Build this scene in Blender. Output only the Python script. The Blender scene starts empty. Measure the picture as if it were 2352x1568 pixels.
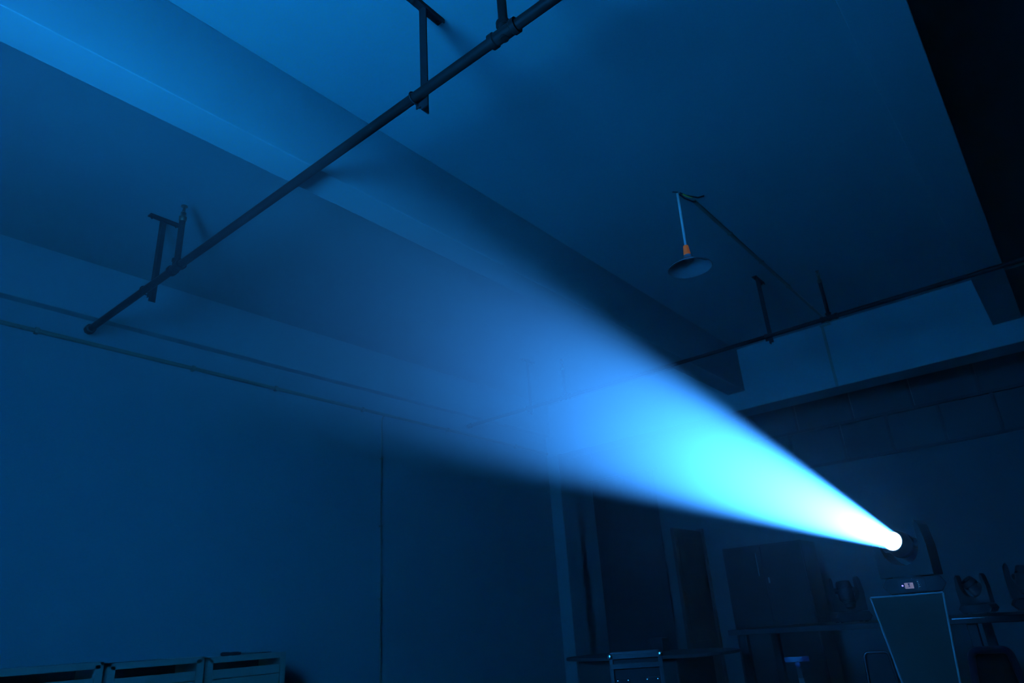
import bpy, bmesh, math, random
from mathutils import Vector, Matrix

random.seed(7)
sc = bpy.context.scene
COL = sc.collection

# ------------------------------------------------------------------ scale
# Room geometry is written in camera units worked out from image pixels: the camera is the origin, X runs
# along the ceiling beams, Y towards the left wall, Z up.  One unit = K metres.
K, H = 1.4, 1.5


def W(p):
    return Vector((K * p[0], K * p[1], K * p[2] + H))


# ------------------------------------------------------------------ camera
AZ, PITCH, ROLL, FPX = 0.66525706, 0.3904302, -0.07053813, 1592.104
fwd = Vector((math.cos(PITCH) * math.cos(AZ), math.cos(PITCH) * math.sin(AZ), math.sin(PITCH)))
rgt0 = fwd.cross(Vector((0, 0, 1))).normalized()
up0 = rgt0.cross(fwd)
rgt = math.cos(ROLL) * rgt0 + math.sin(ROLL) * up0
upv = -math.sin(ROLL) * rgt0 + math.cos(ROLL) * up0
cam = bpy.data.cameras.new('camera')
cam.sensor_width = 36.0
cam.lens = FPX * 36.0 / 2352.0
cam.clip_start = 0.05
cam.dof.use_dof = True
cam.dof.focus_distance = 3.6
cam.dof.aperture_fstop = 2.8
co = bpy.data.objects.new('camera', cam)
COL.objects.link(co)
co.matrix_world = Matrix.Translation(W((0, 0, 0))) @ Matrix((rgt, upv, -fwd)).transposed().to_4x4()
sc.camera = co

# ------------------------------------------------------------------ world, view, sampling
wd = bpy.data.worlds.new('night')
wd.use_nodes = True
wd.node_tree.nodes['Background'].inputs[0].default_value = (0, 0, 0, 1)
wd.node_tree.nodes['Background'].inputs[1].default_value = 0.0
# thin machine haze fills the whole room and makes the beam visible
HAZE, HAZE_G, HAZE_A = 0.0068, 0.66, 20.0
hv = wd.node_tree.nodes.new('ShaderNodeVolumeScatter')
hv.phase = 'DRAINE'
hv.inputs['Alpha'].default_value = HAZE_A
hv.inputs['Color'].default_value = (1, 1, 1, 1)
hv.inputs['Density'].default_value = HAZE
hv.inputs['Anisotropy'].default_value = HAZE_G
wd.node_tree.links.new(hv.outputs['Volume'], wd.node_tree.nodes['World Output'].inputs['Volume'])
wd.cycles.homogeneous_volume = True
wd.cycles.volume_sampling = 'MULTIPLE_IMPORTANCE'
sc.world = wd
vs = sc.view_settings
vs.view_transform = 'Standard'
vs.look = 'None'
vs.gamma = 1.0
vs.use_curve_mapping = False
vs.exposure = 3.0
cy = sc.cycles
cy.use_denoising = True
cy.use_guiding = False
cy.use_surface_guiding = True
cy.use_volume_guiding = False
cy.use_adaptive_sampling = False
cy.max_bounces = 3
cy.diffuse_bounces = 3
cy.volume_bounces = 1
cy.sample_clamp_indirect = 0

LIGHT_COL = (0.043, 0.308, 1.0)
SPOT_W = 42000.0

# the fixture's lens and the direction its beam takes
LENS = Vector((3.4505, 0.69876, 0.23847))
AXIS = Vector((-0.963, 0.191, 0.190)).normalized()
REAR_X = -0.36
FLOOR_Z = -H / K
CEIL = 2.5


# ------------------------------------------------------------------ materials
def new_mat(name):
    m = bpy.data.materials.new(name)
    m.use_nodes = True
    return m, m.node_tree.nodes, m.node_tree.links, m.node_tree.nodes['Principled BSDF']


def paint(name, col, rough=0.7, var=0.06, scale=3.0, bump=0.05, metal=0.0, bscale=60.0, spec=0.5):
    m, n, l, b = new_mat(name)
    tc = n.new('ShaderNodeTexCoord')
    nz = n.new('ShaderNodeTexNoise')
    nz.inputs['Scale'].default_value = scale
    nz.inputs['Detail'].default_value = 4
    l.new(tc.outputs['Object'], nz.inputs['Vector'])
    cr = n.new('ShaderNodeValToRGB')
    cr.color_ramp.elements[0].position = 0.3
    cr.color_ramp.elements[1].position = 0.7
    cr.color_ramp.elements[0].color = tuple(c * (1 - var) for c in col) + (1,)
    cr.color_ramp.elements[1].color = tuple(min(1, c * (1 + var)) for c in col) + (1,)
    l.new(nz.outputs['Fac'], cr.inputs['Fac'])
    l.new(cr.outputs['Color'], b.inputs['Base Color'])
    b.inputs['Roughness'].default_value = rough
    b.inputs['Metallic'].default_value = metal
    b.inputs['Specular IOR Level'].default_value = spec
    if bump:
        n2 = n.new('ShaderNodeTexNoise')
        n2.inputs['Scale'].default_value = bscale
        l.new(tc.outputs['Object'], n2.inputs['Vector'])
        bp = n.new('ShaderNodeBump')
        bp.inputs['Strength'].default_value = bump
        bp.inputs['Distance'].default_value = 0.004
        l.new(n2.outputs['Fac'], bp.inputs['Height'])
        l.new(bp.outputs['Normal'], b.inputs['Normal'])
    return m


def glow(name, col, strength):
    m, n, l, b = new_mat(name)
    b.inputs['Base Color'].default_value = (0.02, 0.02, 0.02, 1)
    b.inputs['Emission Color'].default_value = col + (1,)
    b.inputs['Emission Strength'].default_value = strength
    m.cycles.emission_sampling = 'NONE'
    return m


M = {}
M['ceiling'] = paint('ceiling_paint', (0.062, 0.20, 0.205), 0.9, 0.03, 1.2)
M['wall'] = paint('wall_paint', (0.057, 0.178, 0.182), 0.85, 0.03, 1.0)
M['beam'] = paint('beam_paint', (0.060, 0.19, 0.195), 0.85, 0.03, 1.4)
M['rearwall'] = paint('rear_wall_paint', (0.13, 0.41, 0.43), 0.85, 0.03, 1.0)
M['floor'] = paint('floor_epoxy', (0.03, 0.033, 0.033), 0.5, 0.15, 1.5, spec=0.12)
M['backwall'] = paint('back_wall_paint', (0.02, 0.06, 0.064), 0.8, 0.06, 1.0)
M['steel'] = paint('dark_red_pipe_steel', (0.011, 0.007, 0.006), 0.55, 0.2, 8, 0.1, spec=0.06)
M['angle'] = paint('dark_angle_iron', (0.009, 0.0085, 0.0085), 0.6, 0.2, 8, 0.1, spec=0.12)
M['brass'] = paint('dull_brass', (0.10, 0.08, 0.05), 0.4, 0.1, 10, 0.0, 0.8)
M['conduit'] = paint('grey_green_conduit', (0.055, 0.105, 0.075), 0.6, 0.1, 6, 0.0)
M['cabwhite'] = paint('cream_steel_enamel', (0.10, 0.15, 0.115), 0.5, 0.05, 3, 0.02)
M['slot'] = paint('dark_slot_steel', (0.008, 0.008, 0.008), 0.6, 0.1, 5, 0.0, spec=0.12)
M['black'] = paint('black_plastic', (0.010, 0.010, 0.011), 0.55, 0.2, 12, 0.1, spec=0.12)
M['blackgloss'] = paint('black_gloss_plastic', (0.02, 0.02, 0.022), 0.25, 0.2, 12, 0.0)
M['dark'] = paint('dark_steel_enamel', (0.008, 0.009, 0.010), 0.5, 0.15, 4, 0.03, spec=0.12)
M['darkwood'] = paint('dark_stained_wood', (0.035, 0.022, 0.016), 0.5, 0.3, 5, 0.1, spec=0.12)
M['cloth'] = paint('dark_cloth', (0.020, 0.021, 0.020), 0.95, 0.2, 9, 0.3, spec=0.12)
M['alu'] = paint('brushed_aluminium', (0.06, 0.063, 0.066), 0.35, 0.08, 20, 0.0, 0.9)
M['chrome'] = paint('chrome', (0.75, 0.75, 0.76), 0.12, 0.02, 20, 0.0, 1.0)
M['shade'] = paint('spun_aluminium_shade', (0.17, 0.22, 0.23), 0.16, 0.04, 10, 0.0, 0.3)
M['stem'] = paint('white_plastic_tube', (0.36, 0.42, 0.38), 0.5, 0.03, 10, 0.0)
M['orange'] = paint('orange_plastic_added_glow', (1.0, 0.10, 0.008), 0.5, 0.05, 10, 0.0)
_b = M['orange'].node_tree.nodes['Principled BSDF']      # faint glow added so the socket reads orange under the blue light
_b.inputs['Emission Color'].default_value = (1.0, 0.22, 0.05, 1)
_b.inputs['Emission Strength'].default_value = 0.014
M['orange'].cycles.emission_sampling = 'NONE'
M['wiregreen'] = paint('yellow_green_wire', (0.35, 0.40, 0.05), 0.5, 0.1, 10, 0.0)
M['panel'] = paint('grey_green_board', (0.008, 0.014, 0.011), 0.6, 0.1, 3, 0.03, spec=0.12)
M['trim'] = paint('pale_edge_trim', (0.075, 0.11, 0.11), 0.5, 0.05, 8, 0.0)
M['bluepl'] = paint('blue_plastic', (0.014, 0.028, 0.085), 0.5, 0.1, 6, 0.0)
M['glassdark'] = paint('blacked_out_glass', (0.022, 0.036, 0.038), 0.3, 0.08, 3, 0.0, spec=0.12)
M['frame'] = paint('dark_window_frame', (0.02, 0.02, 0.022), 0.5, 0.1, 6, 0.0, spec=0.12)
M['curtain'] = paint('blackout_fabric', (0.010, 0.024, 0.027), 0.95, 0.15, 6, 0.2, spec=0.12)
def lit_glass(name, col, strength):
    m, n, l, b = new_mat(name)
    n.remove(b)
    em, tr, ad = n.new('ShaderNodeEmission'), n.new('ShaderNodeBsdfTransparent'), n.new('ShaderNodeAddShader')
    em.inputs['Color'].default_value = col + (1,)
    em.inputs['Strength'].default_value = strength
    l.new(em.outputs[0], ad.inputs[0])
    l.new(tr.outputs[0], ad.inputs[1])
    l.new(ad.outputs[0], n['Material Output'].inputs['Surface'])
    m.cycles.emission_sampling = 'NONE'
    return m


M['lens'] = lit_glass('lit_lens', (0.62, 0.92, 1.0), 0.30)
M['screen'] = glow('backlit_display', (0.30, 0.27, 0.42), 0.055)
M['glyph'] = paint('display_glyph', (0.01, 0.015, 0.05), 0.6, 0.05, 10, 0.0)
M['ledblue'] = glow('blue_led', (0.12, 0.10, 1.0), 0.6)
M['ledcyan'] = glow('cyan_key_legend', (0.06, 0.30, 0.55), 0.07)


# ------------------------------------------------------------------ mesh helpers
class MB:
    """collects shapes in camera units (optionally in a local frame F)"""

    def __init__(self, F=None):
        self.bm = bmesh.new()
        self.F = F
        self.smooth = False

    def _v(self, p):
        return self.bm.verts.new(self.F @ Vector(p) if self.F is not None else Vector(p))

    def box(self, a, b, bev=0.0):
        x0, y0, z0 = (min(a[i], b[i]) for i in range(3))
        x1, y1, z1 = (max(a[i], b[i]) for i in range(3))
        return self.hexa([(x0, y0, z0), (x1, y0, z0), (x1, y1, z0), (x0, y1, z0),
                          (x0, y0, z1), (x1, y0, z1), (x1, y1, z1), (x0, y1, z1)], bev)

    def hexa(self, pts, bev=0.0):
        v = [self._v(p) for p in pts]
        fs = [self.bm.faces.new([v[i] for i in q]) for q in
              ((0, 3, 2, 1), (4, 5, 6, 7), (0, 1, 5, 4), (1, 2, 6, 5), (2, 3, 7, 6), (3, 0, 4, 7))]
        if bev:
            es = list({e for fc in fs for e in fc.edges})
            bmesh.ops.bevel(self.bm, geom=es, offset=bev, segments=2, affect='EDGES', profile=0.5)
        return self

    def prism(self, poly, vec, bev=0.0):
        vec = Vector(vec)
        a = [self._v(p) for p in poly]
        b = [self._v(Vector(p) + vec) for p in poly]
        n = len(poly)
        fs = [self.bm.faces.new(a[::-1]), self.bm.faces.new(b)]
        for i in range(n):
            fs.append(self.bm.faces.new([a[i], a[(i + 1) % n], b[(i + 1) % n], b[i]]))
        if bev:
            es = list({e for fc in fs for e in fc.edges})
            bmesh.ops.bevel(self.bm, geom=es, offset=bev, segments=2, affect='EDGES', profile=0.5)
        return self

    def lathe(self, c, axis, prof, seg=32, cap=True):
        """prof: list of (distance along axis, radius)"""
        c, axis = Vector(c), Vector(axis).normalized()
        u = axis.orthogonal().normalized()
        w = axis.cross(u)
        rings = []
        for t, r in prof:
            if r < 1e-6:
                rings.append([self._v(c + axis * t)])
            else:
                rings.append([self._v(c + axis * t + r * (math.cos(k * math.tau / seg) * u + math.sin(k * math.tau / seg) * w))
                              for k in range(seg)])
        for A, B in zip(rings, rings[1:]):
            for k in range(seg):
                k2 = (k + 1) % seg
                if len(A) == 1 and len(B) == 1:
                    continue
                if len(A) == 1:
                    self.bm.faces.new([A[0], B[k2], B[k]])
                elif len(B) == 1:
                    self.bm.faces.new([A[k], A[k2], B[0]])
                else:
                    self.bm.faces.new([A[k], A[k2], B[k2], B[k]])
        if cap:
            if len(rings[0]) > 1:
                self.bm.faces.new(rings[0][::-1])
            if len(rings[-1]) > 1:
                self.bm.faces.new(rings[-1])
        self.smooth = True
        return self

    def cyl(self, a, b, r, r2=None, seg=20):
        a, b = Vector(a), Vector(b)
        return self.lathe(a, b - a, [(0, r), ((b - a).length, r if r2 is None else r2)], seg)

    def tube(self, pts, r, seg=10):
        pts = [Vector(p) for p in pts]
        prev, rings = None, []
        for i, p in enumerate(pts):
            t = (pts[min(i + 1, len(pts) - 1)] - pts[max(i - 1, 0)]).normalized()
            u = t.orthogonal().normalized() if prev is None else (prev - t * prev.dot(t)).normalized()
            prev = u
            w = t.cross(u)
            rings.append([self._v(p + r * (math.cos(k * math.tau / seg) * u + math.sin(k * math.tau / seg) * w)) for k in range(seg)])
        for A, B in zip(rings, rings[1:]):
            for k in range(seg):
                k2 = (k + 1) % seg
                self.bm.faces.new([A[k], A[k2], B[k2], B[k]])
        self.bm.faces.new(rings[0][::-1])
        self.bm.faces.new(rings[-1])
        self.smooth = True
        return self

    def build(self, name, mat, parent=None, origin=None):
        me = bpy.data.meshes.new(name)
        bmesh.ops.recalc_face_normals(self.bm, faces=self.bm.faces[:])
        if parent is not None:
            o0 = world_loc(parent)
        elif origin is not None:
            o0 = W(origin)
        else:
            o0 = Vector((0, 0, 0))
        for v in self.bm.verts:
            v.co = W(v.co) - o0
        self.bm.to_mesh(me)
        self.bm.free()
        if self.smooth:
            for p in me.polygons:
                p.use_smooth = True
            me.set_sharp_from_angle(angle=math.radians(38))
        me.materials.append(M[mat] if isinstance(mat, str) else mat)
        o = bpy.data.objects.new(name, me)
        COL.objects.link(o)
        if parent is not None:
            o.parent = parent
        else:
            o.location = o0
        return o


def world_loc(o):
    p = o.location.copy()
    while o.parent is not None:
        o = o.parent
        p += o.location
    return p


def tag(o, label=None, cat=None, group=None, kind=None):
    if label: o['label'] = label
    if cat: o['category'] = cat
    if group: o['group'] = group
    if kind: o['kind'] = kind
    return o


def thing(name, base, label, cat, group=None):
    o = bpy.data.objects.new(name, None)
    COL.objects.link(o)
    o.location = W(base)
    o.empty_display_size = 0.1
    return tag(o, label, cat, group)


def struct(name, mb, mat, label, origin=None, cat=None):
    return tag(mb.build(name, mat, None, origin), label, cat, None, 'structure')


def at(px, py, depth):
    """point seen at a pixel of the 2352x1568 frame at a given depth (places things from image pixels)"""
    d = rgt * ((px - 1176) / FPX) - upv * ((py - 784) / FPX) + fwd
    return d * depth


# ------------------------------------------------------------------ room shell
T = 0.15
X0, X1 = REAR_X, 7.70
Y0, Y1 = -5.0, 4.86
struct('floor', MB().box((X0 - T, Y0 - T, FLOOR_Z - T), (X1 + T, Y1 + T, FLOOR_Z)), 'floor', 'dark grey sealed workshop floor', (3.5, 1, FLOOR_Z), 'floor')
struct('ceiling', MB().box((X0 - T, Y0 - T, CEIL), (X1 + T, Y1 + T, CEIL + T)), 'ceiling', 'pale painted concrete ceiling between the beams', (3.5, 1, CEIL), 'ceiling')
struct('wall_left', MB().box((X0 - T, Y1, FLOOR_Z), (X1 + T, Y1 + T, CEIL)), 'wall', 'pale plain wall behind the cream cabinets', (3.5, Y1, FLOOR_Z), 'wall')
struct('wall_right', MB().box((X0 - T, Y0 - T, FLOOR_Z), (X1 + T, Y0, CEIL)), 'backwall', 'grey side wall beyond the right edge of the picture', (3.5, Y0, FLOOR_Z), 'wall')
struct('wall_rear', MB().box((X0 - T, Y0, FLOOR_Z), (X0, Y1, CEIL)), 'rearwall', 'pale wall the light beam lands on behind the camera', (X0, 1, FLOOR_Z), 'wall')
# back wall with the window opening
WY0, WY1, WZ0, WZ1 = -2.6, 2.75, 1.345, 2.30
bw = MB()
bw.box((X1, Y0, FLOOR_Z), (X1 + T, Y1, WZ0))
bw.box((X1, Y0, WZ1), (X1 + T, Y1, CEIL))
bw.box((X1, WY1, WZ0), (X1 + T, Y1, WZ1))
bw.box((X1, Y0, WZ0), (X1 + T, WY0, WZ1))
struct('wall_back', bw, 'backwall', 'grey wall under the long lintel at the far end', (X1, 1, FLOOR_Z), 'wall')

# ceiling beams, lintel and corner column
struct('trim_1', MB().box((X0, 2.333, 2.052), (6.72, 2.512, CEIL), 0.004), 'beam', 'pale concrete ceiling beam brightly lit on its right flank', (3.2, 2.42, 2.052), 'beam')
struct('trim_2', MB().box((X0, -0.025, 2.060), (6.72, 0.180, CEIL), 0.004), 'beam', 'dim concrete ceiling beam at the right with black ceiling beyond', (3.2, 0.08, 2.06), 'beam')
struct('trim_3', MB().box((X0, 4.78, 2.113), (6.72, Y1, CEIL), 0.004), 'beam', 'concrete edge beam along the top of the left wall', (3.2, 4.82, 2.113), 'beam')
struct('trim_4', MB().box((6.72, Y0, 1.868), (7.02, Y1, CEIL), 0.004), 'beam', 'deep pale lintel beam across the far end of the room', (6.87, 1, 1.868), 'lintel')
struct('trim_5', MB().box((6.72, 4.70, FLOOR_Z), (7.02, Y1, 1.868), 0.004), 'wall', 'pale corner column carrying the left end of the lintel', (6.87, 4.8, FLOOR_Z), 'column')

# window band in the back wall
win = thing('window_1', (X1, 1.0, WZ0), 'dark blacked-out window band with thin bars below the lintel', 'window')
win['kind'] = 'structure'
rows = [(1.375, 1.735, [2.72, 2.30, 1.775, 1.325, 0.855, 0.40, -0.05, -0.5, -0.95, -1.4, -1.85, -2.3, -2.6]),
        (1.765, 2.29, [2.72, 2.19, 1.62, 1.05, 0.48, -0.1, -0.67, -1.24, -1.8, -2.6])]
for z in (1.345, 1.735, 2.285):
    MB().box((X1 - 0.015, WY0, z), (X1 + 0.05, WY1, z + 0.030)).build('transom', 'frame', win)
for z0, z1, ys in rows:
    for i, y in enumerate(ys):
        MB().box((X1 - 0.01, y - 0.013, z0), (X1 + 0.045, y + 0.013, z1)).build('mullion', 'frame', win)
        if i + 1 < len(ys):
            MB().box((X1 + 0.015, ys[i + 1] + 0.013, z0), (X1 + 0.022, y - 0.013, z1)).build('pane', 'glassdark', win)

# ------------------------------------------------------------------ the moving head that throws the beam
right_h = Vector((rgt.x, rgt.y, 0)).normalized()


def head_frame(pos, yaw=0.0):
    """local frame: x = to the viewer's right, y = away from the viewer, z = up"""
    v = Vector((pos[0], pos[1], 0)).normalized()
    v = Matrix.Rotation(yaw, 3, 'Z') @ v
    r = v.cross(Vector((0, 0, 1)))
    return Matrix.Translation(Vector(pos)) @ Matrix((r, v, Vector((0, 0, 1)))).transposed().to_4x4()


def arc(cx, cz, r, a0, a1, n, y=0.0):
    return [(cx + r * math.cos(math.radians(a0 + (a1 - a0) * i / n)), y, cz + r * math.sin(math.radians(a0 + (a1 - a0) * i / n))) for i in range(n + 1)]


def moving_head(pos, label, head_axis, head_c, s=1.0, yaw=0.0, lit=False, group=None):
    t = thing('moving_head_light', pos, label, 'stage light', group)
    F = head_frame(pos, yaw) @ Matrix.Scale(s, 4)
    # base: six-sided section, front towards the viewer
    poly = [(-0.095, -0.095, 0.0), (0.100, -0.095, 0.0), (0.122, -0.095, 0.030), (0.104, -0.095, 0.062), (-0.100, -0.095, 0.062), (-0.120, -0.095, 0.030)]
    base = MB(F).prism(poly, (0, 0.19, 0), 0.004).build('base', 'black', t)
    for x in (-0.08, 0.08):
        for y in (-0.07, 0.07):
            MB(F).cyl((x, y, -0.006), (x, y, 0.002), 0.012).build('rubber_foot', 'black', base)
    # yoke: U-shaped cradle, panned so that its arms flank the barrel
    hx = Vector((-head_axis[0], -head_axis[1], 0))
    if lit:
        vy = hx.normalized()
        vx = vy.cross(Vector((0, 0, 1)))
        FY = Matrix.Translation(Vector(pos)) @ Matrix((vx, vy, Vector((0, 0, 1)))).transposed().to_4x4()
    else:
        FY = F
    e = -0.05
    outer = [(-0.112, e, 0.066), (0.112, e, 0.066), (0.113, e, 0.19), (0.104, e, 0.275), (0.090, e, 0.296), (0.081, e, 0.275), (0.083, e, 0.20)]
    inner = arc(0.0, 0.190, 0.082, 0, -180, 14, e)
    left = [(-0.083, e, 0.20), (-0.081, e, 0.275), (-0.090, e, 0.296), (-0.104, e, 0.275), (-0.113, e, 0.19)]
    MB(FY).prism(outer + inner + left, (0, 0.10, 0), 0.004).build('yoke', 'black', t)
    MB(F).cyl((0, 0, 0.058), (0, 0, 0.070), 0.075, seg=28).build('pan_bearing', 'black', t)
    # head: barrel turned about its own axis
    a = Vector(head_axis).normalized()
    c = Vector(head_c)
    k = s
    SH = 0.048
    lf = 1.0 if lit else 0.58                  # the unlit ones are shorter models
    prof = [(-0.185, 0.0), (-0.180, 0.030), (-0.160, 0.045), (-0.10, 0.052), (0.03, 0.054), (0.10, 0.053), (0.130, 0.050), (0.150, 0.0465), (0.150, 0.0415),
            (0.142, 0.0400), (-0.155, 0.0085), (-0.165, 0.0)]
    head = MB().lathe(c, a, [((p - SH) * k * lf, r * k) for p, r in prof], 44).build('head', 'black', t)
    MB().lathe(c, a, [((p - SH) * k * lf, r * k) for p, r in ((0.060, 0.0525), (0.064, 0.0565), (0.080, 0.0555), (0.085, 0.0520))], 44, False).build('trim_ring', 'blackgloss', head)
    for q in (-0.12, -0.10, -0.08, -0.06):
        MB().lathe(c, a, [((p - SH) * k * lf, r * k) for p, r in ((q, 0.048), (q + 0.003, 0.0555), (q + 0.007, 0.0555), (q + 0.010, 0.049))], 36, False).build('cooling_rib', 'black', head)
    MB().lathe(c, a, [((p - SH) * k * lf, r * k) for p, r in ((0.1425, 0.0), (0.1425, 0.0395), (0.1450, 0.0380), (0.1490, 0.020), (0.1500, 0.0))], 36, False).build('lens', 'lens' if lit else 'blackgloss', head)
    side = a.cross(Vector((0, 0, 1))).normalized()
    for sg in (-1, 1):
        MB().cyl(c + side * sg * 0.048 * k, c + side * sg * 0.092 * k, 0.020 * k).build('tilt_pivot', 'black', head)
    # control panel on the front of the base
    MB(F).box((-0.060, -0.0985, 0.006), (0.045, -0.094, 0.056), 0.001).build('control_panel', 'blackgloss', t)
    return t, F


# tapering plinth under it
top_c = Vector((3.616, 0.721, 0.020))
_d = LENS - AXIS * 0.10
FS = head_frame(tuple(Vector((_d.x, _d.y, 0)) * (1 - 0.105 / math.hypot(_d.x, _d.y)) + Vector((0, 0, 0.018))))
pl = thing('lamp_plinth', (3.60, 0.71, FLOOR_Z), 'dark board-sided plinth with pale edges under the lit stage light', 'plinth')
zb = FLOOR_Z - 0.018
D = 0.20


def fx(x, y, z): return (x, y, z)




def on_front(px, py):
    """survey a corner of the plinth's front face: pixel ray meets the plane y=0 of its frame"""
    Fi = FS.inverted()
    o, d = Fi @ Vector((0, 0, 0)), Fi.to_3x3() @ at(px, py, 1.0)
    return o + d * (-o.y / d.y)


tl, tr = on_front(2000, 1374), on_front(2165, 1358)
tl.z = tr.z = 0.0
l2, r2 = on_front(2073, 1568), on_front(2197, 1568)
kb = (zb + 0.02) / l2.z
bl = Vector((tl.x + (l2.x - tl.x) * kb, 0.0, zb + 0.02))
br = Vector((max(tr.x + (r2.x - tr.x) * kb, bl.x + 0.05), 0.0, zb + 0.02))
MB(FS).hexa([bl, br, (br[0], 0.17, zb + 0.02), (bl[0], 0.17, zb + 0.02), tl, tr, (tr[0], D, 0), (tl[0], D, 0)]).build('plinth_body', 'panel', pl)
for p, q in ((tl, tr), (tl, bl), (tr, br), (bl, br)):
    MB(FS).tube([(p[0], p[1] - 0.001, p[2] - 0.001), (q[0], q[1] - 0.001, q[2])], 0.0042, 8).build('edge_trim', 'trim', pl)
MB(FS).box((bl.x - 0.12, -0.10, zb), (br.x + 0.12, 0.28, zb + 0.02), 0.003).build('foot_plate', 'dark', pl)

head_c = LENS - AXIS * 0.100
hd_pos = FS @ Vector((0.0, 0.105, 0.0062))
hd, FH = moving_head(hd_pos, 'black moving-head stage light throwing the bright blue beam from its plinth', AXIS, head_c, 1.0, 0.0, True)
# display, led and key legends
MB(FH).box((-0.034, -0.1000, 0.018), (-0.001, -0.0980, 0.041)).build('display', 'screen', hd)['label'] = 'small glowing pale lilac display'
disp = [o for o in hd.children if o.name.startswith('display')][0]
MB(FH).box((-0.021, -0.1008, 0.032), (-0.014, -0.0999, 0.039)).build('glyph', 'glyph', disp)
MB(FH).box((-0.019, -0.1008, 0.026), (-0.016, -0.0999, 0.033)).build('glyph', 'glyph', disp)
MB(FH).box((-0.022, -0.1008, 0.0245), (-0.013, -0.0999, 0.0262)).build('glyph', 'glyph', disp)
MB(FH).box((-0.031, -0.1008, 0.021), (-0.026, -0.0999, 0.0222)).build('glyph', 'glyph', disp)
MB(FH).lathe((-0.042, -0.0975, 0.031), (0, -1, 0), [(0, 0.0036), (0.002, 0.003), (0.003, 0.0)], 12).build('status_led', 'ledblue', hd)
for i in range(4):
    z = 0.043 - i * 0.0068
    x = 0.0135 + i * 0.0012
    key = MB(FH).box((x, -0.1002, z - 0.0022), (x + 0.0075, -0.0982, z + 0.0022), 0.0006).build('key', 'blackgloss', hd)
    if i == 0:
        MB(FH).box((x + 0.0005, -0.1008, z - 0.001), (x + 0.006, -0.1000, z + 0.0012)).build('legend', 'ledcyan', key)
    else:
        MB(FH).prism([(x, -0.1008, z + 0.0016), (x + 0.003, -0.1008, z - 0.0016), (x + 0.0062, -0.1008, z + 0.0016), (x + 0.0045, -0.1008, z + 0.0016), (x + 0.003, -0.1008, z), (x + 0.0016, -0.1008, z + 0.0016)], (0, 0.0008, 0)).build('legend', 'ledcyan', key)
MB(FH).lathe((-0.002, -0.0975, 0.0565), (0, -1, 0), [(0, 0.0016), (0.001, 0.0012), (0.0015, 0.0)], 10).build('indicator', 'ledcyan', hd)

# its light
sp = bpy.data.lights.new('moving_head_beam', 'SPOT')
sp.energy = SPOT_W
sp.color = LIGHT_COL
sp.spot_size = math.radians(14.5)
sp.spot_blend = 0.68
sp.shadow_soft_size = 0.004 * K
so = bpy.data.objects.new('moving_head_beam', sp)
COL.objects.link(so)
so.matrix_world = Matrix.Translation(W(LENS - AXIS * 0.292)) @ (-AXIS).to_track_quat('Z', 'Y').to_matrix().to_4x4()

# ------------------------------------------------------------------ sprinkler pipes with their hangers
def sprinkler_pipe(px, z, y_end, y_start, r, risers, label, slot):
    t = thing('sprinkler_pipe', (px, y_end, z), label, 'pipe', 'sprinkler pipes under the ceiling')
    MB().cyl((px, y_start, z), (px, y_end - 0.01, z), r, seg=24).build('pipe', 'steel', t)
    MB().lathe((px, y_end - 0.055, z), (0, 1, 0), [(0, r * 1.12), (0.004, r * 1.5), (0.048, r * 1.5), (0.054, r * 1.35), (0.056, 0)], 8).build('end_cap', 'steel', t)
    for ry, ztop in risers:
        tee = MB()
        tee.lathe((px, ry - 0.062, z), (0, 1, 0), [(0, r), (0, r * 1.42), (0.020, r * 1.42), (0.024, r * 1.2), (0.100, r * 1.2), (0.104, r * 1.42), (0.124, r * 1.42), (0.124, r)], 24)
        tee.lathe((px, ry, z), (0, 0, 1), [(-r * 1.3, r * 0.6), (-r * 1.3, r * 0.75), (0, r * 1.1), (r * 1.6, r * 1.1), (r * 1.7, r * 1.3), (r * 2.4, r * 1.3), (r * 2.4, r * 0.9)], 24)
        tee.build('tee_fitting', 'steel', t)
        ris = MB().cyl((px, ry, z + r * 1.5), (px, ry, ztop - 0.10), r * 0.82, seg=18).build('riser', 'steel', t)
        hd = MB()
        hd.lathe((px, ry, ztop - 0.115), (0, 0, 1), [(0, r * 0.82), (0.006, r * 1.05), (0.030, r * 1.05), (0.036, r * 0.8), (0.060, r * 0.72), (0.066, r * 0.4)], 8)
        hd.lathe((px, ry, ztop - 0.014), (0, 0, 1), [(0, 0.004), (0.002, r * 0.9), (0.005, r * 0.9), (0.008, 0.003)], 20)
        hd.cyl((px, ry, ztop - 0.05), (px, ry, ztop - 0.012), 0.0035, seg=8)
        for sg in (-1, 1):
            hd.tube([(px, ry + sg * r * 0.6, ztop - 0.055), (px, ry + sg * r * 0.66, ztop - 0.035), (px, ry + sg * r * 0.2, ztop - 0.013)], 0.003, 6)
        hd.build('sprinkler_head', 'brass', ris)
    return t


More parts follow.
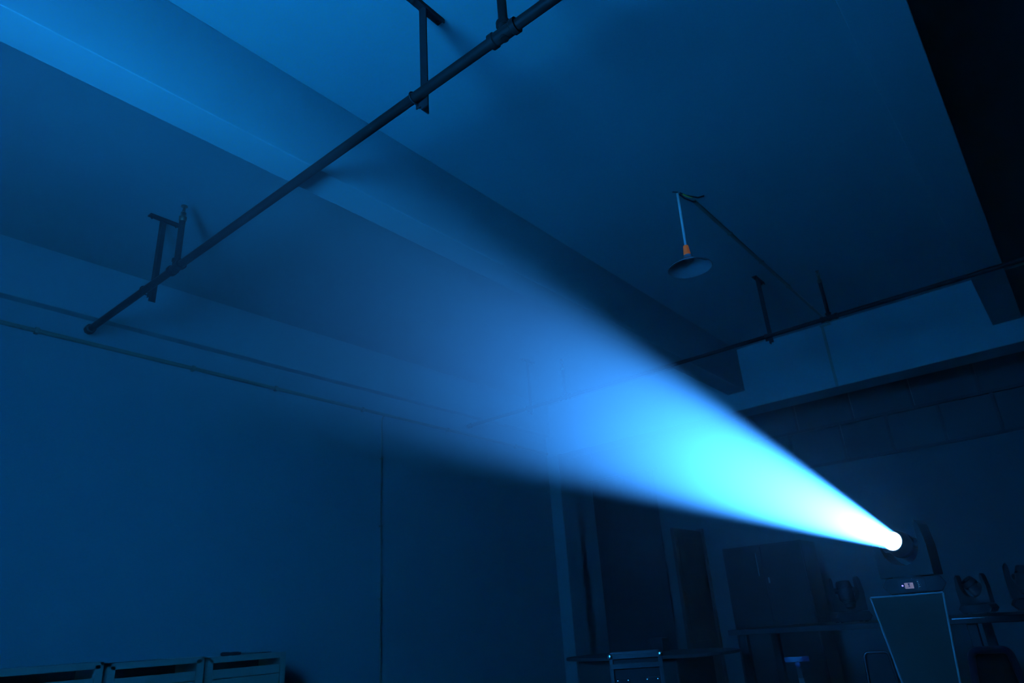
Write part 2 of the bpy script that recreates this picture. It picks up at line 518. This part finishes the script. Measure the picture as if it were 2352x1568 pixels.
def hanger(px, py, z_bot, z_top, leg, pr, pz, label):
    """angle-iron post bolted to the ceiling, the pipe held to it by a U-bolt"""
    t = thing('pipe_hanger', (px, py, z_top), label, 'pipe hanger', 'angle-iron pipe hangers')
    th = leg * 0.14
    xb = px + pr + 0.001
    poly = [(xb + leg, py + leg / 2, 0), (xb + leg, py + leg / 2 - th, 0), (xb + th, py + leg / 2 - th, 0)]
    # L section: one leg against the pipe, the other standing back from it
    L = [(xb, py - leg / 2, z_bot), (xb + th, py - leg / 2, z_bot), (xb + th, py + leg / 2 - th, z_bot),
         (xb + leg, py + leg / 2 - th, z_bot), (xb + leg, py + leg / 2, z_bot), (xb, py + leg / 2, z_bot)]
    MB().prism(L, (0, 0, z_top - th - z_bot)).build('angle_post', 'angle', t)
    pt = MB()
    pt.box((xb - 0.075, py - leg * 0.55, z_top - th * 1.3), (xb + leg + 0.075, py + leg * 0.55, z_top))
    pt.box((xb - 0.075, py - leg * 0.55, z_top - leg * 0.55), (xb + leg + 0.075, py - leg * 0.55 + th, z_top - th))
    plate = pt.build('ceiling_plate', 'angle', t)
    for dx in (-0.055, leg + 0.055):
        MB().lathe((xb + dx, py + leg * 0.1, z_top - th * 1.3 - 0.016), (0, 0, 1), [(0, 0.004), (0.006, 0.004), (0.006, 0.008), (0.016, 0.008)], 6).build('anchor_bolt', 'angle', plate)
    # U-bolt round the pipe, beside the post
    pts = [(xb + th + 0.018, py + leg * 0.9, pz - pr - 0.004), (px, py + leg * 0.9, pz - pr - 0.004)]
    pts += [(px - (pr + 0.004) * math.sin(a), py + leg * 0.9, pz - (pr + 0.004) * math.cos(a)) for a in [math.pi * k / 10 for k in range(1, 10)]]
    pts += [(px, py + leg * 0.9, pz + pr + 0.004), (xb + th + 0.018, py + leg * 0.9, pz + pr + 0.004)]
    ub = MB().tube(pts, 0.0035, 8).build('u_bolt', 'angle', t)
    MB().box((xb + 0.001, py + leg * 0.5, pz - pr - 0.014), (xb + th, py + leg * 1.25, pz + pr + 0.014)).build('clamp_plate', 'angle', t)
    for zz in (pz - pr - 0.004, pz + pr + 0.004):
        MB().lathe((xb + th, py + leg * 0.9, zz), (1, 0, 0), [(0, 0.008), (0.007, 0.008)], 6).build('nut', 'angle', ub)
    return t


R1, R2 = 0.0215, 0.0165
P1X, P1Z, P2X, P2Z = 1.540, 2.006, 5.260, 1.990
sprinkler_pipe(P1X, P1Z, 4.775, -2.9, R1, [(3.585, 2.425), (1.144, 2.425), (-1.3, 2.425)], 'dark sprinkler pipe crossing the lit ceiling nearest the camera', 1)
sprinkler_pipe(P2X, P2Z, 4.80, -2.9, R2, [(3.53, 2.38), (1.09, 2.395), (-1.35, 2.38)], 'dark sprinkler pipe at the far end passing behind the light beam', 2)
hanger(P1X, 3.935, 1.937, CEIL, 0.040, R1, P1Z, 'angle-iron hanger near the capped left end of the nearest pipe')
hanger(P1X, 1.588, 1.952, CEIL, 0.040, R1, P1Z, 'angle-iron hanger at the top of the picture holding the nearest pipe')
hanger(P2X, 3.965, 1.935, CEIL, 0.034, R2, P2Z, 'angle-iron hanger of the far pipe, veiled by the light beam')
hanger(P2X, 1.548, 1.938, CEIL, 0.034, R2, P2Z, 'angle-iron hanger of the far pipe below the pendant lamp')

# ------------------------------------------------------------------ pendant lamp
px_, py_ = 3.660, 1.452
pt = thing('pendant_lamp', (px_, py_, CEIL), 'pendant lamp with pale stem, orange socket and shallow metal shade', 'lamp')
MB().cyl((px_, py_ + 0.001, 2.112), (px_, py_ - 0.008, 2.492), 0.0082, seg=16).build('stem', 'stem', pt)['label'] = 'pale blue-white plastic tube'
MB().tube([(px_, py_ - 0.008, 2.485), (px_ - 0.004, py_ - 0.012, 2.497), (px_ - 0.03, py_ + 0.012, 2.499)], 0.004, 6).build('ceiling_hook', 'angle', pt)
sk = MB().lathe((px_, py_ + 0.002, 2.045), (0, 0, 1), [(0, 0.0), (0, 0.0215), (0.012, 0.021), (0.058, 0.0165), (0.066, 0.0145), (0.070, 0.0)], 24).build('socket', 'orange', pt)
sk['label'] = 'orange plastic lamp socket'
SZ = 1.958
shade = MB().lathe((px_, py_, SZ), (0, 0, 1), [(0.000, 0.1235), (-0.004, 0.131), (-0.0015, 0.134), (0.004, 0.130), (0.007, 0.118), (0.020, 0.098), (0.040, 0.070), (0.052, 0.047), (0.056, 0.036),
                                               (0.074, 0.030), (0.085, 0.024), (0.088, 0.012), (0.088, 0.008), (0.080, 0.010), (0.070, 0.027), (0.052, 0.033), (0.048, 0.044), (0.036, 0.067), (0.016, 0.095), (0.004, 0.115), (0.0, 0.1235)], 64, False).build('shade', 'shade', pt)
shade['label'] = 'shallow spun metal dish shade'
MB().tube([(px_ + 0.01, py_ - 0.02, 2.495), (px_ + 0.05, py_ - 0.045, 2.482), (px_ + 0.12, py_ - 0.09, 2.478), (px_ + 0.15, py_ - 0.12, 2.492)], 0.0045, 8).build('wire', 'black', pt)
MB().tube([(px_ + 0.01, py_ - 0.01, 2.493), (px_ + 0.06, py_ - 0.025, 2.475), (px_ + 0.13, py_ - 0.05, 2.470), (px_ + 0.16, py_ - 0.055, 2.485)], 0.0045, 8).build('wire', 'black', pt)
MB().tube([(px_ + 0.025, py_ - 0.03, 2.490), (px_ + 0.06, py_ - 0.05, 2.477), (px_ + 0.09, py_ - 0.065, 2.480)], 0.005, 8).build('wire', 'wiregreen', pt)

# ------------------------------------------------------------------ conduit and cable on the left wall
cd = thing('wall_conduit', (4.2, Y1, FLOOR_Z), 'thin conduit along the left wall with a drop running down', 'conduit')
yc = Y1 - 0.020
zc = lambda x: 1.948 - 0.0080 * (x - 1.07)
MB().tube([(X0 + 0.02, yc, zc(X0)), (1.5, yc, zc(1.5)), (3.5, yc, zc(3.5)), (6.70, yc, zc(6.7))], 0.0145, 10).build('run', 'conduit', cd)
xd = 4.121
dp = [(xd + 0.06, yc, zc(xd) - 0.008), (xd + 0.03, yc, zc(xd) - 0.012), (xd + 0.010, yc, zc(xd) - 0.026), (xd, yc, zc(xd) - 0.055), (xd, yc, 0.5), (xd, yc, FLOOR_Z + 0.01)]
MB().tube(dp, 0.0062, 8).build('drop', 'conduit', cd)
for x in (1.27, 2.3, 3.0, 3.9, 5.0, 6.1):
    MB().box((x - 0.012, yc - 0.017, zc(x) - 0.020), (x + 0.012, Y1, zc(x) + 0.020), 0.004).build('clip', 'conduit', cd)
for z in (1.5, 0.9, 0.3):
    MB().box((xd - 0.010, yc - 0.009, z - 0.006), (xd + 0.010, Y1, z + 0.006), 0.002).build('clip', 'conduit', cd)
# supply conduit of the pendant: along the ceiling, then down the lintel
cs = thing('ceiling_conduit', (5.2, 1.44, CEIL), 'thin conduit on the ceiling from the pendant lamp down the lintel', 'conduit')
MB().box((px_ + 0.16, 1.395, CEIL - 0.012), (6.72, 1.419, CEIL), 0.002).build('ceiling_run', 'conduit', cs)
MB().box((6.706, 1.462, 1.874), (6.72, 1.486, CEIL - 0.012), 0.002).build('wall_drop', 'conduit', cs)
MB().box((6.700, 1.390, CEIL - 0.030), (6.72, 1.492, CEIL - 0.012), 0.002).build('corner_piece', 'conduit', cs)
for x in (4.4, 5.0, 5.6, 6.2):
    MB().box((x - 0.010, 1.389, CEIL - 0.015), (x + 0.010, 1.425, CEIL), 0.002).build('clip', 'conduit', cs)

# ------------------------------------------------------------------ cream cabinets along the left wall
YF = 4.40


def cabinet(x0, x1, ztop, slot_z, slot_x, label, yf=YF):
    t = thing('drawer_cabinet', ((x0 + x1) / 2, yf + 0.2, FLOOR_Z), label, 'cabinet', 'cream cabinets against the left wall')
    w = 0.016
    body = MB()
    body.box((x0, yf, FLOOR_Z + 0.05), (x0 + w, Y1 - 0.06, ztop))
    body.box((x1 - w, yf, FLOOR_Z + 0.05), (x1, Y1 - 0.06, ztop))
    body.box((x0, yf, ztop - w), (x1, Y1 - 0.06, ztop))
    body.box((x0, Y1 - 0.06 - w, FLOOR_Z + 0.05), (x1, Y1 - 0.06, ztop))
    body.box((x0, yf, FLOOR_Z + 0.05), (x1, Y1 - 0.06, FLOOR_Z + 0.07))
    body.box((x0 + w, yf, ztop - 0.034), (x1 - w, yf + w, ztop - w))
    body.box((x0 + w, yf, FLOOR_Z + 0.07), (slot_x[0], yf + w, ztop - w))
    body.box((slot_x[1], yf, FLOOR_Z + 0.07), (x1 - w, yf + w, ztop - w))
    body.build('body', 'cabwhite', t)
    # finger slot (dark recess) above a flush drawer front
    MB().box((slot_x[0], yf + 0.26, slot_z[1] - 0.05), (slot_x[1], yf + 0.27, slot_z[0] + 0.01)).build('slot_back', 'slot', t)
    z = slot_z[1]
    n = 0
    while z - 0.055 > FLOOR_Z + 0.08:
        h = 0.055 if n == 0 else 0.30
        zz = max(z - h, FLOOR_Z + 0.08)
        d = MB().box((slot_x[0] + 0.003, yf + 0.002, zz + 0.002), (slot_x[1] - 0.003, yf + 0.02, z - 0.002), 0.002).build('drawer_front', 'cabwhite', t)
        if n:
            MB().box((slot_x[0] + 0.16, yf - 0.008, z - 0.06), (slot_x[1] - 0.16, yf + 0.003, z - 0.045), 0.003).build('handle', 'slot', d)
        z = zz
        n += 1
    MB().box((x0 + 0.02, yf + 0.03, FLOOR_Z), (x1 - 0.02, Y1 - 0.09, FLOOR_Z + 0.05)).build('kick_plate', 'slot', t)
    return t


cabinet(1.20, 1.792, -0.026, (-0.068, -0.103), (1.23, 1.752), 'leftmost cream steel cabinet, cut off by the picture edge')
cabinet(1.816, 2.368, -0.038, (-0.072, -0.115), (1.856, 2.322), 'middle cream steel cabinet of the row of three')
cabinet(2.392, 2.935, -0.048, (-0.079, -0.119), (2.428, 2.896), 'rightmost cream steel cabinet with the screwdriver on top')
sd = thing('screwdriver', (2.66, 4.47, -0.048), 'black-handled screwdriver lying on the rightmost cream cabinet', 'screwdriver')
sz = -0.048 + 0.0125
MB().lathe((2.515, 4.478, sz), (1, -0.02, -0.025), [(0, 0.0), (0.001, 0.008), (0.008, 0.0118), (0.045, 0.0118), (0.06, 0.0095), (0.085, 0.0112), (0.115, 0.0112), (0.122, 0.0085), (0.132, 0.0090), (0.136, 0.004)], 10).build('handle', 'black', sd)
MB().cyl((2.648, 4.4753, sz - 0.0033), (2.865, 4.471, sz - 0.0087), 0.0028, seg=10).build('shaft', 'chrome', sd)
MB().hexa([(2.80, 4.469, -0.0452), (2.868, 4.4680, -0.0470), (2.868, 4.4740, -0.0470), (2.80, 4.4755, -0.0452), (2.80, 4.469, -0.0400), (2.868, 4.4680, -0.0440), (2.868, 4.4740, -0.0440), (2.80, 4.4755, -0.0400)]).build('blade', 'black', sd)

# ------------------------------------------------------------------ dark things at the far end
# blackout curtain in the corner bay
cu = thing('blackout_curtain', (7.62, 4.35, FLOOR_Z), 'dark blackout curtain hanging in the far corner beside the column', 'curtain')
f, bk = [], []
N = 60
for i in range(N + 1):
    y = 4.84 - 0.89 * i / N
    f.append((7.615 + 0.0012 * math.sin(i * 1.15) + 0.001 * math.sin(i * 0.37), y))
mb = MB()
ring = [(x, y, FLOOR_Z + 0.02) for x, y in f] + [(x + 0.008, y, FLOOR_Z + 0.02) for x, y in f[::-1]]
mb.prism(ring, (0, 0, 1.66 - FLOOR_Z - 0.02))
mb.build('curtain_fabric', 'curtain', cu)
MB().cyl((7.615, 4.85, 1.67), (7.615, 3.90, 1.67), 0.012, seg=12).build('curtain_rail', 'alu', cu)

# door leaf standing open
dr = thing('door_1', (7.30, 3.52, FLOOR_Z), 'dark wooden door leaf standing open beside the curtain', 'door')
dr['kind'] = 'structure'
MB().box((6.98, 3.48, FLOOR_Z + 0.008), (7.66, 3.515, 0.872), 0.002).build('leaf', 'darkwood', dr)
for za, zb2 in ((-0.95, -0.25), (-0.15, 0.78)):
    MB().box((7.05, 3.474, za), (7.59, 3.480, zb2), 0.003).build('panel', 'darkwood', dr)
MB().tube([(7.03, 3.480, -0.33), (7.03, 3.445, -0.33), (7.12, 3.445, -0.33)], 0.007, 8).build('handle', 'chrome', dr)
MB().box((7.66, 3.46, FLOOR_Z), (7.70, 3.54, 0.90), 0.002).build('door_post', 'darkwood', dr)

# tall steel cabinet
tc = thing('steel_cabinet', (7.2, 2.59, FLOOR_Z), 'tall dark steel cabinet with two doors at the far end', 'cabinet')
MB().box((7.00, 2.195, FLOOR_Z), (7.40, 2.985, 0.592), 0.004).build('body', 'dark', tc)
for y0, y1, hy in ((2.205, 2.586, 2.556), (2.594, 2.975, 2.640)):
    d = MB().box((6.985, y0, FLOOR_Z + 0.06), (7.0, y1, 0.575), 0.003).build('door', 'dark', tc)
    if hy > 2.6:
        MB().tube([(6.985, hy, 0.30), (6.968, hy, 0.305), (6.968, hy, 0.515), (6.985, hy, 0.52)], 0.006, 8).build('handle', 'chrome', d)
    else:
        MB().box((6.968, hy - 0.008, 0.23), (6.986, hy + 0.008, 0.285), 0.003).build('latch', 'chrome', d)

# round-ended table with a dark cloth and a small box
tb = thing('cloth_table', (4.42, 2.42, FLOOR_Z), 'dark table with rounded end seen behind the equipment rack', 'table')
TZ = -0.232
el = []
for k in range(48):
    a = k * math.tau / 48
    c, s = math.cos(a), math.sin(a)
    e = 0.72
    el.append((4.42 + 0.36 * math.copysign(abs(c) ** e, c), 2.50 + 0.58 * math.copysign(abs(s) ** e, s), TZ))
MB().prism(el, (0, 0, 0.018), 0.004).build('table_top', 'cloth', tb)
MB().box((4.16, 2.18, FLOOR_Z + 0.015), (4.68, 2.90, TZ), 0.01).build('pedestal', 'cloth', tb)
MB().box((4.12, 2.14, FLOOR_Z), (4.72, 2.94, FLOOR_Z + 0.015)).build('foot_plate', 'dark', tb)
sb = thing('small_speaker', (4.61, 2.52, TZ + 0.018), 'small dark box standing on the round-ended table', 'box')
bz = TZ + 0.018
MB().box((4.56, 2.475, bz), (4.66, 2.575, bz + 0.085), 0.006).build('case', 'black', sb)
MB().lathe((4.562, 2.525, bz + 0.045), (-1, 0, 0), [(0, 0.034), (0.004, 0.034), (0.004, 0.028), (0.001, 0.010), (0.003, 0.0)], 20, False).build('cone', 'blackgloss', sb)

# aluminium-edged equipment rack
FR = head_frame(tuple(at(1458, 1500, 3.4)), 0.0)
rk0 = at(1458, 1500, 3.4)
zr = FLOOR_Z - rk0.z
rk = thing('equipment_rack', (rk0.x, rk0.y, FLOOR_Z), 'dark equipment rack framed in aluminium at the bottom of the picture', 'rack')
w = 0.130
MB(FR).box((-w + 0.01, 0.012, zr + 0.06), (w - 0.01, 0.30, -0.012)).build('case_body', 'black', rk)
for x in (-w, w - 0.020):
    for y in (0.0, 0.29):
        MB(FR).box((x, y, zr + 0.05), (x + 0.020, y + 0.022, -0.004), 0.003).build('corner_post', 'alu', rk)
for z in (-0.022, -0.066, zr + 0.05):
    for y in (-0.001, 0.291):
        MB(FR).box((-w + 0.004, y, z), (w - 0.004, y + 0.018, z + (0.022 if z > -0.05 else 0.024)), 0.002).build('rail', 'alu', rk)
for x in (-w + 0.008, w - 0.008):
    MB(FR).lathe((x, 0.004, -0.006), (0, 0, 1), [(-0.012, 0.012), (0, 0.014), (0.008, 0.010), (0.012, 0.0)], 16).build('ball_corner', 'chrome', rk)
for x0, x1 in ((-0.106, -0.036), (0.036, 0.106)):
    pnl = MB(FR).box((x0, 0.004, -0.21), (x1, 0.014, -0.108), 0.002).build('device_panel', 'dark', rk)
    for sx, szz in ((x0 + 0.01, -0.118), (x1 - 0.01, -0.118), (x0 + 0.01, -0.2), (x1 - 0.01, -0.2)):
        MB(FR).lathe((sx, 0.004, szz), (0, -1, 0), [(0, 0.004), (0.002, 0.0035), (0.0035, 0.0)], 10).build('screw', 'chrome', pnl)
for x in (-w + 0.03, w - 0.03):
    for y in (0.04, 0.26):
        MB(FR).cyl((x - 0.01, y, zr + 0.026), (x + 0.01, y, zr + 0.026), 0.026, seg=20).build('castor', 'black', rk)

# workbench behind the plinth
BZ = -0.112
wb = thing('workbench', (5.25, 0.4, FLOOR_Z), 'long dark workbench behind the plinth', 'workbench')
MB().box((4.83, -2.2, BZ - 0.035), (5.55, 2.12, BZ), 0.004).build('bench_top', 'dark', wb)
MB().box((4.826, 0.62, BZ - 0.008), (4.832, 0.78, BZ - 0.003)).build('edge_glint', 'chrome', wb)  # short chrome sliver added to stand for a glint on the bench edge
for y in (-2.1, -0.65, 0.7, 2.04):
    for x in (4.90, 5.47):
        MB().box((x - 0.025, y - 0.025, FLOOR_Z), (x + 0.025, y + 0.025, BZ - 0.035), 0.003).build('leg', 'dark', wb)
MB().box((4.90, -2.1, BZ - 0.45), (5.50, 2.05, BZ - 0.43)).build('shelf', 'dark', wb)

for (px, py, d, s, yaw, tilt, label) in (
        (1955, 1418, 4.5, 0.92, 0.25, (0.15, 0.10, 1.0), 'unlit moving-head light on the workbench left of the lit one'),
        (2246, 1388, 4.5, 0.80, -0.3, (-0.4, 0.5, 0.8), 'unlit moving-head light on the workbench right of the plinth'),
        (2372, 1378, 4.5, 0.98, 0.1, (0.2, -0.2, 1.0), 'unlit moving-head light cut off by the right picture edge')):
    p = at(px, py, d)
    pos = Vector((max(p.x, 5.06), p.y, BZ + 0.0065 * s))
    Fq = head_frame(tuple(pos), yaw) @ Matrix.Scale(s, 4)
    moving_head(tuple(pos), label, tilt, Fq @ Vector((0, 0, 0.205)), s, yaw, False, 'unlit moving-head lights on the workbench')


# chairs in front of the bench
def star_base(t, F, zf, r):
    for k in range(5):
        a = k * math.tau / 5 + 0.3
        MB(F).hexa([(0.02 * math.cos(a + 1.57), 0.02 * math.sin(a + 1.57), zf + 0.045), (-0.02 * math.cos(a + 1.57), -0.02 * math.sin(a + 1.57), zf + 0.045),
                    (r * math.cos(a) - 0.012 * math.cos(a + 1.57), r * math.sin(a) - 0.012 * math.sin(a + 1.57), zf + 0.04), (r * math.cos(a) + 0.012 * math.cos(a + 1.57), r * math.sin(a) + 0.012 * math.sin(a + 1.57), zf + 0.04),
                    (0.02 * math.cos(a + 1.57), 0.02 * math.sin(a + 1.57), zf + 0.075), (-0.02 * math.cos(a + 1.57), -0.02 * math.sin(a + 1.57), zf + 0.075),
                    (r * math.cos(a) - 0.012 * math.cos(a + 1.57), r * math.sin(a) - 0.012 * math.sin(a + 1.57), zf + 0.055), (r * math.cos(a) + 0.012 * math.cos(a + 1.57), r * math.sin(a) + 0.012 * math.sin(a + 1.57), zf + 0.055)]).build('foot_arm', 'black', t)
        MB(F).lathe((r * math.cos(a), r * math.sin(a), zf + 0.022), (-math.sin(a), math.cos(a), 0), [(-0.012, 0.0), (-0.012, 0.02), (0.012, 0.02), (0.012, 0.0)], 16).build('castor', 'black', t)


def rounded_frame(F, w0, w1, h, r, tube, name, mat, t, yb=0.0, lean=0.0):
    """closed hoop: width w0 at the top, w1 at the bottom, hanging down from z=0"""
    pts = []
    corners = [(w0 / 2, 0, 0), (w1 / 2, -h, 1), (-w1 / 2, -h, 2), (-w0 / 2, 0, 3)]
    n = 6
    for i, (x, z, q) in enumerate(corners):
        cx = x - math.copysign(r, x)
        cz = z - r if z == 0 else z + r
        a0 = {0: 90, 1: 0, 2: -90, 3: 180}[q]
        for k in range(n + 1):
            a = math.radians(a0 - 90 * k / n)
            pts.append((cx + r * math.cos(a), yb + lean * (cz + r * math.sin(a)), cz + r * math.sin(a)))
    pts.append(pts[0])
    pts.append(pts[1])
    return MB(F).tube(pts, tube, 10).build(name, mat, t)


def chair(px, py, d, w0, w1, h, tube, mat, label, post=False, bar=False):
    p = at(px, py, d)
    F = head_frame(tuple(p))
    zf = FLOOR_Z - p.z
    t = thing('swivel_chair', (p.x, p.y, FLOOR_Z), label, 'chair', 'swivel chairs in front of the workbench')
    if bar:
        arcp = [(x, 0.03 + 0.9 * x * x * 4, -0.012 - 1.6 * max(0, abs(x) - 0.03) ** 2) for x in [-w0 / 2 + w0 * i / 12 for i in range(13)]]
        for (dz, nm) in ((0.0, 'backrest'),):
            mbx = MB(F)
            ring = []
            for q in arcp: ring.append((q[0], q[1] - 0.012, q[2] - 0.014))
            for q in arcp[::-1]: ring.append((q[0], q[1] - 0.012, q[2] + 0.012))
            mbx.prism(ring, (0, 0.018, 0), 0.003).build(nm, mat, t)
        MB(F).lathe((0.0, 0.022, -0.038), (0, -1, 0), [(0, 0.015), (0.012, 0.014), (0.016, 0.009), (0.017, 0.0)], 18).build('adjuster_knob', mat, t)
        MB(F).box((-0.014, 0.03, -0.40), (0.016, 0.045, -0.015), 0.003).build('back_post', 'dark', t)
        MB(F).box((-0.012, 0.024, -0.165), (0.018, 0.031, -0.105), 0.003).build('back_plate', 'alu', t)
    else:
        rounded_frame(F, w0, w1, h, min(w0, h) * 0.2, tube, 'backrest_frame', mat, t)
        MB(F).hexa([(-w1 / 2 + tube, 0.004, -h + tube), (w1 / 2 - tube, 0.004, -h + tube), (w1 / 2 - tube, 0.012, -h + tube), (-w1 / 2 + tube, 0.012, -h + tube),
                    (-w0 / 2 + tube, 0.004, -tube), (w0 / 2 - tube, 0.004, -tube), (w0 / 2 - tube, 0.012, -tube), (-w0 / 2 + tube, 0.012, -tube)]).build('backrest', 'black', t)
        MB(F).box((-0.016, 0.012, -0.42), (0.016, 0.030, -h + 0.01), 0.003).build('back_post', 'black', t)
    MB(F).box((-0.16, -0.30, -0.44), (0.16, 0.03, -0.40), 0.015).build('seat', 'black', t)
    MB(F).cyl((0, -0.13, zf + 0.05), (0, -0.13, -0.44), 0.02).build('gas_lift', 'black', t)
    F2 = F @ Matrix.Translation((0, -0.13, 0))
    star_base(t, F2, zf, 0.20)
    return t


chair(1829, 1508, 3.75, 0.128, 0, 0, 0, 'bluepl', 'dark swivel chair with a short curved blue back bar', bar=True)
chair(2012, 1497, 3.65, 0.120, 0.135, 0.175, 0.008, 'blackgloss', 'black swivel chair with a glossy hooped back beside the plinth')
chair(2272, 1492, 3.35, 0.165, 0.20, 0.20, 0.017, 'bluepl', 'swivel chair with a thick blue back frame at the lower right')
